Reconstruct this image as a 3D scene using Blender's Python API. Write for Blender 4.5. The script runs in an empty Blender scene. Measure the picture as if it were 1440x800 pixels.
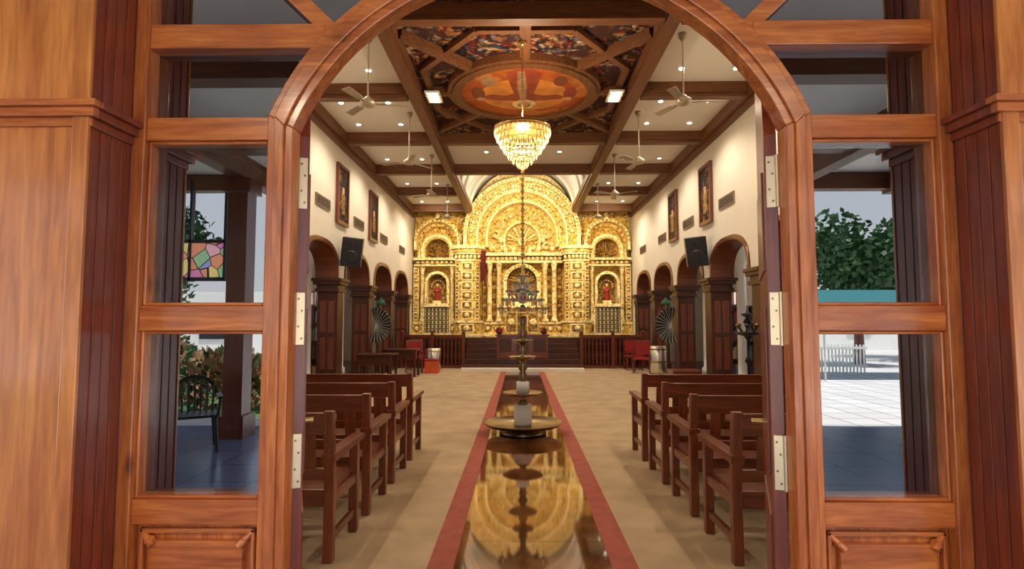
import bpy, bmesh, math, random
from mathutils import Matrix, Vector
random.seed(7)
pi=math.pi
scene=bpy.context.scene
try:
    scene.view_settings.view_transform='Standard'
except Exception: pass

# ------------------------------------------------------------ materials
def new_mat(name):
    m=bpy.data.materials.new(name); m.use_nodes=True
    nt=m.node_tree; b=nt.nodes.get('Principled BSDF')
    return m,nt,b
def setb(b,k,v):
    if k in b.inputs: b.inputs[k].default_value=v
def coords(nt,scale,kind='Object'):
    tc=nt.nodes.new('ShaderNodeTexCoord'); mp=nt.nodes.new('ShaderNodeMapping')
    mp.inputs['Scale'].default_value=scale
    nt.links.new(tc.outputs[kind],mp.inputs['Vector']); return mp.outputs['Vector']
def ramp(nt,fac,stops,interp='LINEAR'):
    r=nt.nodes.new('ShaderNodeValToRGB'); r.color_ramp.interpolation=interp
    e=r.color_ramp.elements
    while len(e)<len(stops): e.new(0.5)
    for i,(p,c) in enumerate(stops):
        e[i].position=p; e[i].color=(c[0],c[1],c[2],1)
    nt.links.new(fac,r.inputs['Fac']); return r.outputs['Color']
def plain(name,c,rough=.5,metal=0,var=.12,scale=6,bump=0,emis=None,es=0,coat=0,bscale=None,sp=None):
    m,nt,b=new_mat(name)
    n=nt.nodes.new('ShaderNodeTexNoise'); n.inputs['Scale'].default_value=scale; n.inputs['Detail'].default_value=4
    nt.links.new(coords(nt,(1,1,1)),n.inputs['Vector'])
    col=ramp(nt,n.outputs['Fac'],[(.3,[x*(1-var) for x in c]),(.7,[min(1,x*(1+var)) for x in c])])
    nt.links.new(col,b.inputs['Base Color'])
    setb(b,'Roughness',rough); setb(b,'Metallic',metal); setb(b,'Coat Weight',coat); 
    if sp is not None: setb(b,'IOR',sp)
    if emis: 
        setb(b,'Emission Color',(*emis,1)); setb(b,'Emission Strength',es)
    if bump:
        n2=nt.nodes.new('ShaderNodeTexNoise'); n2.inputs['Scale'].default_value=bscale or scale*6
        nt.links.new(coords(nt,(1,1,1)),n2.inputs['Vector'])
        bp=nt.nodes.new('ShaderNodeBump'); bp.inputs['Strength'].default_value=bump; bp.inputs['Distance'].default_value=.02
        nt.links.new(n2.outputs['Fac'],bp.inputs['Height']); nt.links.new(bp.outputs['Normal'],b.inputs['Normal'])
    return m
def wood(name,c1,c2,axis='Z',rough=.3,coat=.3,s=14):
    m,nt,b=new_mat(name)
    st={'X':(.09,1,1),'Y':(1,.09,1),'Z':(1,1,.09)}[axis]
    v=coords(nt,tuple(s*x for x in st))
    n=nt.nodes.new('ShaderNodeTexNoise'); n.inputs['Scale'].default_value=1.0; n.inputs['Detail'].default_value=6; n.inputs['Distortion'].default_value=1.6
    nt.links.new(v,n.inputs['Vector'])
    col=ramp(nt,n.outputs['Fac'],[(.28,c2),(.5,[(a+b_)/2 for a,b_ in zip(c1,c2)]),(.68,c1)])
    n2=nt.nodes.new('ShaderNodeTexNoise'); n2.inputs['Scale'].default_value=7.0; n2.inputs['Detail'].default_value=3
    nt.links.new(v,n2.inputs['Vector'])
    g=ramp(nt,n2.outputs['Fac'],[(.35,(.72,.68,.66)),(.6,(1,1,1))])
    vo=nt.nodes.new('ShaderNodeTexVoronoi'); vo.inputs['Scale'].default_value=1.0
    kst={'X':(1.6,4,4),'Y':(4,1.6,4),'Z':(4,4,1.6)}[axis]
    nt.links.new(coords(nt,kst),vo.inputs['Vector'])
    k=ramp(nt,vo.outputs['Distance'],[(.03,(.35,.3,.3)),(.09,(1,1,1))])
    mx=nt.nodes.new('ShaderNodeMixRGB'); mx.blend_type='MULTIPLY'; mx.inputs[0].default_value=.8
    nt.links.new(col,mx.inputs[1]); nt.links.new(g,mx.inputs[2])
    mx2=nt.nodes.new('ShaderNodeMixRGB'); mx2.blend_type='MULTIPLY'; mx2.inputs[0].default_value=.9
    nt.links.new(mx.outputs[0],mx2.inputs[1]); nt.links.new(k,mx2.inputs[2])
    nt.links.new(mx2.outputs[0],b.inputs['Base Color'])
    setb(b,'Roughness',rough); setb(b,'Coat Weight',coat); setb(b,'Coat Roughness',.12)
    return m
def gold(name,c1,c2,c3,scale=9,bump=.7,metal=.35,rough=.35):
    m,nt,b=new_mat(name)
    v=coords(nt,(1,1,1))
    vo=nt.nodes.new('ShaderNodeTexVoronoi'); vo.inputs['Scale'].default_value=scale
    n=nt.nodes.new('ShaderNodeTexNoise'); n.inputs['Scale'].default_value=scale*1.3; n.inputs['Detail'].default_value=3; n.inputs['Distortion'].default_value=1.5
    nt.links.new(v,vo.inputs['Vector']); nt.links.new(v,n.inputs['Vector'])
    ad=nt.nodes.new('ShaderNodeMath'); ad.operation='MULTIPLY_ADD'; ad.inputs[1].default_value=.6
    nt.links.new(vo.outputs['Distance'],ad.inputs[0]); nt.links.new(n.outputs['Fac'],ad.inputs[2])
    col=ramp(nt,ad.outputs[0],[(.5,c3),(.72,c1),(1.0,c2)])  # crevice shade and cream highlights of the relief are put into the colour
    nt.links.new(col,b.inputs['Base Color'])
    bp=nt.nodes.new('ShaderNodeBump'); bp.inputs['Strength'].default_value=bump; bp.inputs['Distance'].default_value=.06
    nt.links.new(ad.outputs[0],bp.inputs['Height']); nt.links.new(bp.outputs['Normal'],b.inputs['Normal'])
    setb(b,'Metallic',metal); setb(b,'Roughness',rough)
    return m
def mural(name,cols,scale=2.2,dist=2.0):
    m,nt,b=new_mat(name)
    v=coords(nt,(1,1,1))
    n=nt.nodes.new('ShaderNodeTexNoise'); n.inputs['Scale'].default_value=scale; n.inputs['Detail'].default_value=5; n.inputs['Distortion'].default_value=dist
    nt.links.new(v,n.inputs['Vector'])
    k=len(cols); st=[(.3+.42*i/(k-1),c) for i,c in enumerate(cols)]
    col=ramp(nt,n.outputs['Fac'],st)
    nt.links.new(col,b.inputs['Base Color']); setb(b,'Roughness',.55)
    return m
def fresco(name,cols,scale=5,dark=(.02,.012,.012)):
    m,nt,b=new_mat(name)
    v=coords(nt,(1,1,1))
    nw=nt.nodes.new('ShaderNodeTexNoise'); nw.inputs['Scale'].default_value=3.0; nw.inputs['Detail'].default_value=4
    nt.links.new(v,nw.inputs['Vector'])
    mx=nt.nodes.new('ShaderNodeMixRGB'); mx.blend_type='ADD'; mx.inputs[0].default_value=.6
    nt.links.new(v,mx.inputs[1]); nt.links.new(nw.outputs['Color'],mx.inputs[2])
    vo=nt.nodes.new('ShaderNodeTexVoronoi'); vo.inputs['Scale'].default_value=scale
    nt.links.new(mx.outputs[0],vo.inputs['Vector'])
    sp=nt.nodes.new('ShaderNodeSeparateColor'); nt.links.new(vo.outputs['Color'],sp.inputs[0])
    k=len(cols); c=ramp(nt,sp.outputs[0],[(i/k,cc) for i,cc in enumerate(cols)],'CONSTANT')
    sh=ramp(nt,vo.outputs['Distance'],[(.0,(1.0,1.0,1.0)),(.4,(.5,.45,.45)),(.65,(.06,.05,.05))])
    m1=nt.nodes.new('ShaderNodeMixRGB'); m1.blend_type='MULTIPLY'; m1.inputs[0].default_value=1
    nt.links.new(c,m1.inputs[1]); nt.links.new(sh,m1.inputs[2])
    n3=nt.nodes.new('ShaderNodeTexNoise'); n3.inputs['Scale'].default_value=1.6; nt.links.new(v,n3.inputs['Vector'])
    f=ramp(nt,n3.outputs['Fac'],[(.40,(0,0,0)),(.55,(1,1,1))])
    m2=nt.nodes.new('ShaderNodeMixRGB'); nt.links.new(f,m2.inputs[0]); m2.inputs[1].default_value=(*dark,1); nt.links.new(m1.outputs[0],m2.inputs[2])
    nt.links.new(m2.outputs[0],b.inputs['Base Color']); setb(b,'Roughness',.75); setb(b,'Specular IOR Level',.2)
    return m

W_FRAME=wood('wood_door_vertical',(.72,.215,.045),(.40,.085,.018),'Z',rough=.25,coat=.5)
W_FRAMEX=wood('wood_door_horizontal',(.72,.215,.045),(.40,.085,.018),'X',rough=.25,coat=.5)
W_FACE=wood('wood_pillar_face',(.74,.265,.06),(.46,.12,.026),'Z',s=9,rough=.25,coat=.5)
W_RED=wood('wood_reveal',(.34,.066,.026),(.20,.034,.013),'Z')
W_LEAF=wood('wood_leaf',(.20,.05,.022),(.11,.026,.011),'Z')
W_BENCH=wood('wood_bench',(.24,.058,.022),(.12,.026,.010),'X',rough=.3)
W_BENCHZ=wood('wood_bench_post',(.26,.062,.023),(.13,.028,.011),'Z',rough=.3)
W_BEAM=wood('wood_beam',(.22,.082,.028),(.12,.04,.013),'Y',rough=.5,coat=0)
W_BEAMX=wood('wood_beam_cross',(.22,.082,.028),(.12,.04,.013),'X',rough=.5,coat=0)
W_ARCH=wood('wood_arch',(.085,.022,.010),(.045,.011,.005),'Y',rough=.35,coat=.1)
W_SOFF=wood('wood_arch_soffit',(.20,.052,.018),(.11,.027,.01),'Y',rough=.3,coat=.3)
W_RAIL=wood('wood_railing',(.22,.045,.02),(.10,.02,.009),'Z')
WHITE=plain('white_plaster',(.80,.75,.66),.85,var=.03,scale=1.5)
CEILW=plain('ceiling_white',(.84,.80,.73),.9,var=.02,scale=2)
CARPET=plain('beige_carpet',(.47,.345,.215),.95,var=.14,scale=2.5,bump=.35,bscale=180)
REDC=plain('red_carpet',(.36,.085,.06),.9,var=.15,scale=8,bump=.3,bscale=150)
GOLD=gold('altar_gold',(.70,.42,.06),(.92,.70,.26),(.22,.10,.01),bump=.9)
GOLD2=gold('altar_gold_fine',(.76,.48,.09),(.95,.76,.34),(.26,.13,.02),scale=16,bump=.7)
GOLDC=gold('altar_cream',(.88,.68,.27),(1,.90,.56),(.50,.29,.06),scale=9,bump=.6,metal=.1)
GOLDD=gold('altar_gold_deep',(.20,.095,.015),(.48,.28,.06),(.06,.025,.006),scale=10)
BRASS=plain('brass',(.72,.48,.18),.25,metal=.95,var=.1)
BRASSD=plain('old_brass',(.26,.17,.08),.25,metal=.85,var=.2)
STEEL=plain('steel',(.7,.68,.62),.25,metal=.9,var=.05)
GRILL=plain('vent_grill',(.22,.16,.11),.5)
HINGE=plain('hinge_metal',(.80,.62,.38),.3,metal=.7,var=.05)
BLACK=plain('black_plastic',(.015,.015,.018),.4,var=.1)
DARK=plain('dark_stone',(.06,.02,.014),.25,var=.3)
REDP=plain('red_fabric',(.30,.012,.012),.7)
REDD=plain('dark_red_curtain_cloth',(.14,.008,.01),.8)
ORANGE=plain('orange_red',(.6,.09,.02),.5)
BLUE=plain('blue_paint',(.05,.09,.20),.5)
BROWNP=plain('brown_paint',(.20,.055,.02),.5)
SKIN=plain('painted_skin',(.65,.36,.2),.6)
WHITEP=plain('white_paint',(.85,.85,.82),.45,var=.02)
SILK=plain('pale_rib',(.5,.47,.42),.5)
WAX=plain('wax_white',(.62,.60,.58),.35,var=.05)
GREEN=plain('green_cloth',(.015,.08,.04),.7)
FANW=plain('fan_metal',(.50,.42,.32),.35,metal=.3,var=.05)
MURAL=fresco('ceiling_mural',[(.34,.035,.02),(.62,.42,.24),(.04,.06,.13),(.48,.20,.06),(.72,.56,.38),(.20,.02,.02),(.20,.19,.20),(.58,.30,.10)],9,(.05,.018,.014))
MED=mural('medallion_paint',[(.34,.05,.012),(.55,.14,.022),(.40,.07,.015),(.66,.25,.05),(.46,.09,.02)],1.2,1.0)
PICT=fresco('picture_paint',[(.25,.09,.03),(.45,.22,.08),(.09,.04,.02),(.5,.35,.15)],9)
DOWN=plain('downlight_glow',(1,.9,.7),.5,emis=(1,.86,.62),es=12)
CRYST=plain('crystal',(1,.8,.45),.1,emis=(1,.66,.28),es=.9,var=.05)
CANDLE=plain('candle_glow',(1,.8,.4),.5,emis=(1,.6,.2),es=6)
m,nt,b=new_mat('polished_granite'); STRIP=m
n=nt.nodes.new('ShaderNodeTexNoise'); n.inputs['Scale'].default_value=1.3; n.inputs['Detail'].default_value=8; n.inputs['Distortion'].default_value=2
nt.links.new(coords(nt,(1,.5,1)),n.inputs['Vector'])
nt.links.new(ramp(nt,n.outputs['Fac'],[(.35,(.06,.02,.008)),(.55,(.20,.075,.022)),(.7,(.36,.16,.05))]),b.inputs['Base Color'])
setb(b,'Roughness',.05); setb(b,'IOR',2.1); setb(b,'Metallic',.3)
def brick(name,c1,c2,mortar,scale,rough=.7,ms=.01):
    m,nt,b=new_mat(name)
    t=nt.nodes.new('ShaderNodeTexBrick'); t.inputs['Color1'].default_value=(*c1,1); t.inputs['Color2'].default_value=(*c2,1); t.inputs['Mortar'].default_value=(*mortar,1)
    t.inputs['Scale'].default_value=scale; t.inputs['Mortar Size'].default_value=ms; t.offset=0
    t.inputs['Brick Width'].default_value=1; t.inputs['Row Height'].default_value=1
    nt.links.new(coords(nt,(1,1,1)),t.inputs['Vector']); nt.links.new(t.outputs['Color'],b.inputs['Base Color']); setb(b,'Roughness',rough); return m
PAVE=brick('paving',(.66,.65,.63),(.56,.55,.53),(.34,.33,.32),1.6,.9,.04)
PORCHF=brick('porch_tile',(.12,.16,.30),(.10,.14,.27),(.04,.05,.09),1.5,.2)
AISLEF=brick('aisle_tile',(.10,.06,.04),(.09,.055,.035),(.03,.02,.02),1.6,.25)
LEAFG=mural('foliage',[(.01,.03,.008),(.03,.10,.02),(.015,.06,.015),(.12,.20,.05)],9)
LEAFR=mural('foliage_red',[(.05,.12,.03),(.5,.12,.10),(.12,.22,.05),(.75,.45,.40)],12)
GRASS=plain('grass',(.07,.16,.03),.9,var=.4,scale=12)
TEAL=plain('teal_awning',(.01,.13,.14),.7)
m,nt,b=new_mat('stained_glass'); STAIN=m
vo=nt.nodes.new('ShaderNodeTexVoronoi'); vo.inputs['Scale'].default_value=5.5
vd=nt.nodes.new('ShaderNodeTexVoronoi'); vd.feature='DISTANCE_TO_EDGE'; vd.inputs['Scale'].default_value=5.5
cv=coords(nt,(1,.01,1)); nt.links.new(cv,vo.inputs['Vector']); nt.links.new(cv,vd.inputs['Vector'])
sp=nt.nodes.new('ShaderNodeSeparateColor'); nt.links.new(vo.outputs['Color'],sp.inputs[0])
c=ramp(nt,sp.outputs[0],[(.0,(.75,.25,.5)),(.2,(.9,.72,.25)),(.4,(.35,.6,.35)),(.55,(.9,.5,.6)),(.75,(.35,.4,.8)),(.88,(.85,.35,.2))],'CONSTANT')
ed=ramp(nt,vd.outputs['Distance'],[(.02,(0,0,0)),(.035,(1,1,1))])
mm=nt.nodes.new('ShaderNodeMixRGB'); mm.blend_type='MULTIPLY'; mm.inputs[0].default_value=1; nt.links.new(c,mm.inputs[1]); nt.links.new(ed,mm.inputs[2])
nt.links.new(mm.outputs[0],b.inputs['Base Color']); nt.links.new(mm.outputs[0],b.inputs['Emission Color']); setb(b,'Emission Strength',1.1)  # glow in the glass colour stands in for daylight from behind
m=bpy.data.materials.new('pane_glass'); m.use_nodes=True; GLASS=m; nt=m.node_tree; nt.nodes.clear()
o=nt.nodes.new('ShaderNodeOutputMaterial'); mx=nt.nodes.new('ShaderNodeMixShader'); tr=nt.nodes.new('ShaderNodeBsdfTransparent'); gl=nt.nodes.new('ShaderNodeBsdfGlossy')
tr.inputs[0].default_value=(.46,.48,.53,1); gl.inputs['Roughness'].default_value=.0; fr=nt.nodes.new('ShaderNodeFresnel'); fr.inputs[0].default_value=4.2
nt.links.new(fr.outputs[0],mx.inputs[0]); nt.links.new(tr.outputs[0],mx.inputs[1]); nt.links.new(gl.outputs[0],mx.inputs[2]); nt.links.new(mx.outputs[0],o.inputs[0])

# ------------------------------------------------------------ mesh builder
class MB:
    def __init__(s): s.v=[];s.f=[];s.mi=[];s.sm=[];s.mats=[];s.M=Matrix.Identity(4)
    def idx(s,m):
        if m not in s.mats: s.mats.append(m)
        return s.mats.index(m)
    def add(s,vs,fs,m,smooth=False):
        o=len(s.v); i=s.idx(m)
        for p in vs: s.v.append(tuple(s.M@Vector(p)))
        for f in fs: s.f.append([o+k for k in f]); s.mi.append(i); s.sm.append(smooth)
    def box(s,x0,x1,y0,y1,z0,z1,m):
        s.add([(x0,y0,z0),(x1,y0,z0),(x1,y1,z0),(x0,y1,z0),(x0,y0,z1),(x1,y0,z1),(x1,y1,z1),(x0,y1,z1)],
              [(0,3,2,1),(4,5,6,7),(0,1,5,4),(1,2,6,5),(2,3,7,6),(3,0,4,7)],m)
    def cyl(s,p0,p1,r0,r1=None,n=12,m=None):
        if r1 is None: r1=r0
        p0=Vector(p0);p1=Vector(p1);d=(p1-p0).normalized()
        a=d.orthogonal().normalized(); b=d.cross(a); vs=[];fs=[]
        for p,r in((p0,r0),(p1,r1)):
            for i in range(n):
                t=2*pi*i/n; vs.append(tuple(p+a*r*math.cos(t)+b*r*math.sin(t)))
        for i in range(n): fs.append((i,(i+1)%n,n+(i+1)%n,n+i))
        s.add(vs,fs,m,True); s.add(vs,[tuple(range(n))[::-1],tuple(range(n,2*n))],m)
    def lathe(s,c,prof,m,n=20,sx=1,sy=1):
        vs=[];fs=[]
        for r,z in prof:
            for i in range(n):
                t=2*pi*i/n; vs.append((c[0]+max(r,.0005)*sx*math.cos(t),c[1]+max(r,.0005)*sy*math.sin(t),c[2]+z))
        for k in range(len(prof)-1):
            for i in range(n): fs.append((k*n+i,k*n+(i+1)%n,(k+1)*n+(i+1)%n,(k+1)*n+i))
        fs.append(tuple(range(n))[::-1]); fs.append(tuple(range((len(prof)-1)*n,len(prof)*n)))
        s.add(vs,fs,m,n>9)
    def sph(s,c,r,m,sc=(1,1,1),n=10):
        prof=[(math.sin(pi*k/(n//2+1)),-math.cos(pi*k/(n//2+1))) for k in range(n//2+2)]
        vs=[];fs=[]
        for a,z in prof:
            for i in range(n):
                t=2*pi*i/n; vs.append((c[0]+r*sc[0]*max(a,.001)*math.cos(t),c[1]+r*sc[1]*max(a,.001)*math.sin(t),c[2]+r*sc[2]*z))
        for k in range(len(prof)-1):
            for i in range(n): fs.append((k*n+i,k*n+(i+1)%n,(k+1)*n+(i+1)%n,(k+1)*n+i))
        s.add(vs,fs,m,True)
    def mp(s,ax,p,a):
        return {'Y':(p[0],a,p[1]),'X':(a,p[0],p[1]),'Z':(p[0],p[1],a)}[ax]
    def prism(s,poly,ax,a0,a1,m):
        n=len(poly); vs=[s.mp(ax,p,a0) for p in poly]+[s.mp(ax,p,a1) for p in poly]
        s.add(vs,[tuple(range(n))[::-1],tuple(range(n,2*n))]+[(i,(i+1)%n,n+(i+1)%n,n+i) for i in range(n)],m)
    def band(s,inn,out,ax,a0,a1,m):
        n=len(inn)
        vs=[s.mp(ax,p,a) for a in(a0,a1) for L in(inn,out) for p in L]
        fs=[]
        for i in range(n-1):
            fs+=[(i,i+1,n+i+1,n+i),(2*n+i,3*n+i,3*n+i+1,2*n+i+1),(i,2*n+i,2*n+i+1,i+1),(n+i,n+i+1,3*n+i+1,3*n+i)]
        fs+=[(0,n,3*n,2*n),(n-1,3*n-1,4*n-1,2*n-1)]
        s.add(vs,fs,m)
    def ring(s,cx,cz,ri,ro,a0,a1,n,ax,y0,y1,m,b=1.0):
        I=[];O=[]
        for k in range(n+1):
            t=a0+(a1-a0)*k/n
            I.append((cx+ri*math.cos(t),cz+ri*b*math.sin(t))); O.append((cx+ro*math.cos(t),cz+ro*b*math.sin(t)))
        s.band(I,O,ax,y0,y1,m)
    def boss(s,x,y,z,r,m,d=.05,n=8):
        vs=[];
        for q,yy in((r,0),(r*.55,-d)):
            for i in range(n):
                t=2*pi*i/n+pi/n; vs.append((x+q*math.cos(t),y+yy,z+q*math.sin(t)))
        s.add(vs,[(i,(i+1)%n,n+(i+1)%n,n+i) for i in range(n)]+[tuple(range(n,2*n))],m)
    def obj(s,name,loc=(0,0,0),rot=(0,0,0),bevel=0,parent=None,fixn=True):
        me=bpy.data.meshes.new(name); me.from_pydata(s.v,[],s.f)
        for m in s.mats: me.materials.append(m)
        me.polygons.foreach_set('material_index',s.mi); me.polygons.foreach_set('use_smooth',s.sm)
        if fixn:
            bm=bmesh.new(); bm.from_mesh(me); bmesh.ops.recalc_face_normals(bm,faces=bm.faces[:]); bm.to_mesh(me); bm.free()
        me.update()
        o=bpy.data.objects.new(name,me); scene.collection.objects.link(o); o.location=loc; o.rotation_euler=rot
        if bevel:
            md=o.modifiers.new('bevel','BEVEL'); md.width=bevel; md.segments=2; md.limit_method='ANGLE'; md.angle_limit=math.radians(50)
        if parent: o.parent=parent
        return o
def inst(o,loc,rot=None,scale=None):
    c=o.copy(); scene.collection.objects.link(c); c.location=loc
    if rot: c.rotation_euler=rot
    if scale: c.scale=scale
    return c

# ------------------------------------------------------------ ROOM SHELL
b=MB(); b.box(-7.4,7.4,2.0,22.8,-.2,-.012,AISLEF); b.obj('floor')
for s in(-1,1):
    b=MB(); a0,a1=sorted((s*.668,s*4.09)); b.box(a0,a1,2.2,17.6,-.012,0,CARPET); a0,a1=sorted((s*1.91,s*4.09)); b.box(a0,a1,17.6,19.29,-.012,0,CARPET); b.obj('beige_carpet')
    b=MB(); a0,a1=sorted((s*.501,s*.667)); b.box(a0,a1,2.2,17.6,-.012,.004,REDC); b.obj('red_carpet_border')
b=MB(); 
for i in range(16): b.box(-.5,.5,2.2+i*.9625,2.2+(i+1)*.9625-.004,-.012,.001,STRIP)
b.obj('polished_granite_aisle')

cols=[2.3,4.9,7.5,10.1,12.7,15.3,17.9,20.5]
def earc(c,a,h,z,n=20,r=1):
    out=[]
    for k in range(n+1):
        t=pi-pi*k/n
        ct=math.cos(t); st=math.sin(t)
        out.append((c+a*math.copysign(abs(ct)**.75,ct),z+h*abs(st)**.75))
    return out
for s,nm in((-1,'left'),(1,'right')):
    b=MB(); x0,x1=sorted((s*4.1,s*4.55))
    for i in range(7):
        c=(cols[i]+cols[i+1])/2
        arc=earc(c,1.05,.72,2.5)
        b.prism([(c-1.3,2.5)]+arc+[(c+1.3,2.5),(c+1.3,5.75),(c-1.3,5.75)],'X',x0,x1,WHITE)
    b.box(x0,x1,20.5,22.8,1.0,5.75,WHITE)
    b.box(x0,x1,20.75,22.8,0,1.0,WHITE)
    b.obj('wall_'+nm)
    b=MB(); xa,xb=sorted((s*4.07,s*4.58))
    for i in range(7):
        c=(cols[i]+cols[i+1])/2
        b.band(earc(c,.99,.66,2.5),earc(c,1.08,.76,2.5),'X',xa,xb,W_SOFF)
    for k,y in enumerate(cols):
        cx=s*4.325
        b.box(cx-.225,cx+.225,y-.2,y+.2,-.012,2.2,W_ARCH)
        b.box(cx-.26,cx+.26,y-.24,y+.24,-.012,.25,W_ARCH)
        for j,(w,z0,z1) in enumerate(((.27,2.2,2.27),(.24,2.27,2.36),(.3,2.36,2.43),(.33,2.43,2.499))):
            b.box(cx-w,cx+w,y-w,y+w,z0,z1,W_ARCH)
        for z in(.5,1.3):
            for dx in(-.09,.09): b.box(cx+dx-.065,cx+dx+.065,y-.212,y-.2,z,z+.7,W_LEAF)
    b.obj('arcade_piers_trim_'+nm,bevel=.006)  # arcade piers and arch linings joined into one mesh
    b=MB(); xo0,xo1=sorted((s*7.2,s*7.4))
    prev=2.0
    for i in range(7):
        c=(cols[i]+cols[i+1])/2
        b.box(xo0,xo1,prev,c-.55,-.012,3.7,WHITE); b.box(xo0,xo1,c-.55,c+.55,-.012,.9,WHITE); b.box(xo0,xo1,c-.55,c+.55,2.6,3.7,WHITE); prev=c+.55
    b.box(xo0,xo1,prev,22.8,-.012,3.7,WHITE)
    b.obj('wall_aisle_'+nm)
    b=MB()
    for i in range(7):
        c=(cols[i]+cols[i+1])/2; xm=s*7.28
        for dy in(-.53,-.18,.18,.53): b.box(xm-.03,xm+.03,c+dy-.025,c+dy+.025,.9,2.6,W_RED)
        for z in(.93,1.5,2.1,2.57): b.box(xm-.03,xm+.03,c-.55,c+.55,z-.025,z+.025,W_RED)
    b.obj('window_'+('1' if s<0 else '2'))
    b=MB(); xx0,xx1=sorted((s*4.55,s*7.4)); b.box(xx0,xx1,2.0,22.8,3.7,3.85,CEILW); b.obj('ceiling_aisle_'+nm)
    b=MB(); b.box(xx0,xx1,22.6,22.8,-.012,3.7,WHITE); b.obj('wall_aisle_end_'+nm)
    for y in(8.8,11.4,14.0,16.6,19.2):
        b=MB(); b.lathe((s*5.35,y,0),[(.17,-.012),(.17,.2),(.12,.24),(.11,2.9),(.16,3.0),(.18,3.1),(.18,3.69)],WHITEP,18); b.obj('aisle_column')
    for y in(11.4,14.0,16.6,19.2):
        b=MB(); xw=s*4.098; xi=s*4.07; a0,a1=sorted((xw,xi))
        b.box(a0,a1,y-.42,y+.42,3.86,3.89,GRILL); b.box(a0,a1,y-.42,y+.42,4.06,4.09,GRILL); b.box(a0,a1,y-.42,y-.39,3.89,4.06,GRILL); b.box(a0,a1,y+.39,y+.42,3.89,4.06,GRILL)
        b.box(min(s*4.098,s*4.09),max(s*4.098,s*4.09),y-.39,y+.39,3.89,4.06,BLACK)
        for j in range(4): b.box(a0,a1,y-.39,y+.39,3.91+j*.04,3.922+j*.04,GRILL)
        b.obj('air_vent')
    for y in(12.6,15.3):
        b=MB(); a0,a1=sorted((s*4.098,s*4.03))
        b.box(min(s*4.098,s*4.06),max(s*4.098,s*4.06),y-.34,y+.34,3.76,4.98,PICT)
        b.box(a0,a1,y-.4,y-.32,3.7,5.04,W_LEAF); b.box(a0,a1,y+.32,y+.4,3.7,5.04,W_LEAF)
        b.box(a0,a1,y-.32,y+.32,3.7,3.78,W_LEAF); b.box(a0,a1,y-.32,y+.32,4.96,5.04,W_LEAF)
        g0,g1=sorted((s*4.06,s*4.045)); b.box(g0,g1,y-.12,y+.12,3.95,4.4,GOLDD); b.box(g0,g1,y-.07,y+.07,4.4,4.55,SKIN)
        b.obj('framed_picture',bevel=.008)
    b=MB(); b.box(-.22,.22,-.16,.16,-.32,.32,BLACK); b.cyl((0,-.16,-.1),(0,-.175,-.1),.15,.13,16,BLACK); b.cyl((0,-.16,.18),(0,-.175,.18),.07,.06,12,BLACK)
    b.cyl((0,.12,.1),(s*.20,.2,.1),.025,None,8,BLACK)
    b.obj('wall_speaker',(s*3.80,12.5,3.08),(math.radians(10),math.radians(s*-6),math.radians(s*-12)),bevel=.01)

b=MB(); b.box(-4.55,4.55,22.6,22.8,-.012,7.8,WHITE); b.obj('wall_end')
b=MB(); b.box(-7.4,-1.62,2.0,2.2,-.2,5.9,WHITE); b.box(1.62,7.4,2.0,2.2,-.2,5.9,WHITE); b.box(-1.62,1.62,2.0,2.2,3.2,5.9,WHITE); b.obj('wall_front')

b=MB(); b.box(-4.55,4.55,2.0,15.2,5.75,5.9,CEILW); b.box(-4.55,-1.95,15.2,22.8,5.75,5.9,CEILW); b.box(1.95,4.55,15.2,22.8,5.75,5.9,CEILW)
b.obj('ceiling')
b=MB()
b.ring(0,5.75,1.95,2.1,0,pi,40,'Y',15.25,22.59,CEILW,b=.9)
pl=[(1.95*math.cos(pi*k/30),5.75+1.76*math.sin(pi*k/30)) for k in range(31)]
b.prism(pl,'Y',15.15,15.25,CEILW)
for y in(16.2,17.4,18.6,19.8,21.0): b.ring(0,5.75,1.87,1.95,0,pi,40,'Y',y-.07,y+.07,CEILW,b=.9)
b.obj('ceiling_vault')
b=MB()
for x in(-1.95,1.95): b.box(x-.13,x+.13,2.2,20.6,5.56,5.75,W_BEAM); b.box(x-.09,x+.09,2.2,20.6,5.50,5.56,W_BEAM)
for x in(-4.02,4.02): b.box(x-.09,x+.09,2.2,21.05,5.52,5.75,W_BEAM); b.box(x-.05+(-.03 if x<0 else .03),x+.05+(-.03 if x<0 else .03),2.2,21.05,5.42,5.52,W_BEAM)
b.obj('trim_beam_long')
b=MB()
for y in(4.7,7.3,9.9,12.5,15.1,17.7,20.3):
    for s in(-1,1):
        a0,a1=sorted((s*2.08,s*3.93)); b.box(a0,a1,y-.13,y+.13,5.56,5.75,W_BEAMX); b.box(a0,a1,y-.09,y+.09,5.5,5.56,W_BEAMX)
for y in(4.7,7.3,12.5,15.1):
    b.box(-1.82,1.82,y-.13,y+.13,5.56,5.75,W_BEAMX); b.box(-1.82,1.82,y-.09,y+.09,5.5,5.56,W_BEAMX)
b.obj('trim_beam_cross')
b=MB(); b.box(-1.82,1.82,7.43,12.37,5.72,5.749,MURAL); b.box(-1.82,1.82,4.83,7.17,5.72,5.749,MURAL); b.obj('ceiling_mural_panel')
CY=9.95
b=MB()
def beam2(b,p,q,w,z0,z1,m):
    p=Vector(p);q=Vector(q);d=(q-p).normalized();n=Vector((-d.y,d.x))*w
    b.prism([tuple(p+n),tuple(p-n),tuple(q-n),tuple(q+n)],'Z',z0,z1,m)
ends=[(0,7.43),(0,12.37),(-1.82,9.95),(1.82,9.95),(-1.82,7.9),(1.82,7.9),(-1.82,12.0),(1.82,12.0)]
for e in ends:
    d=(Vector(e)-Vector((0,CY))).normalized(); st=Vector((0,CY))+d*1.2
    beam2(b,st,e,.08,5.62,5.72,W_BEAM); beam2(b,st,e,.05,5.59,5.62,W_BEAM)
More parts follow.
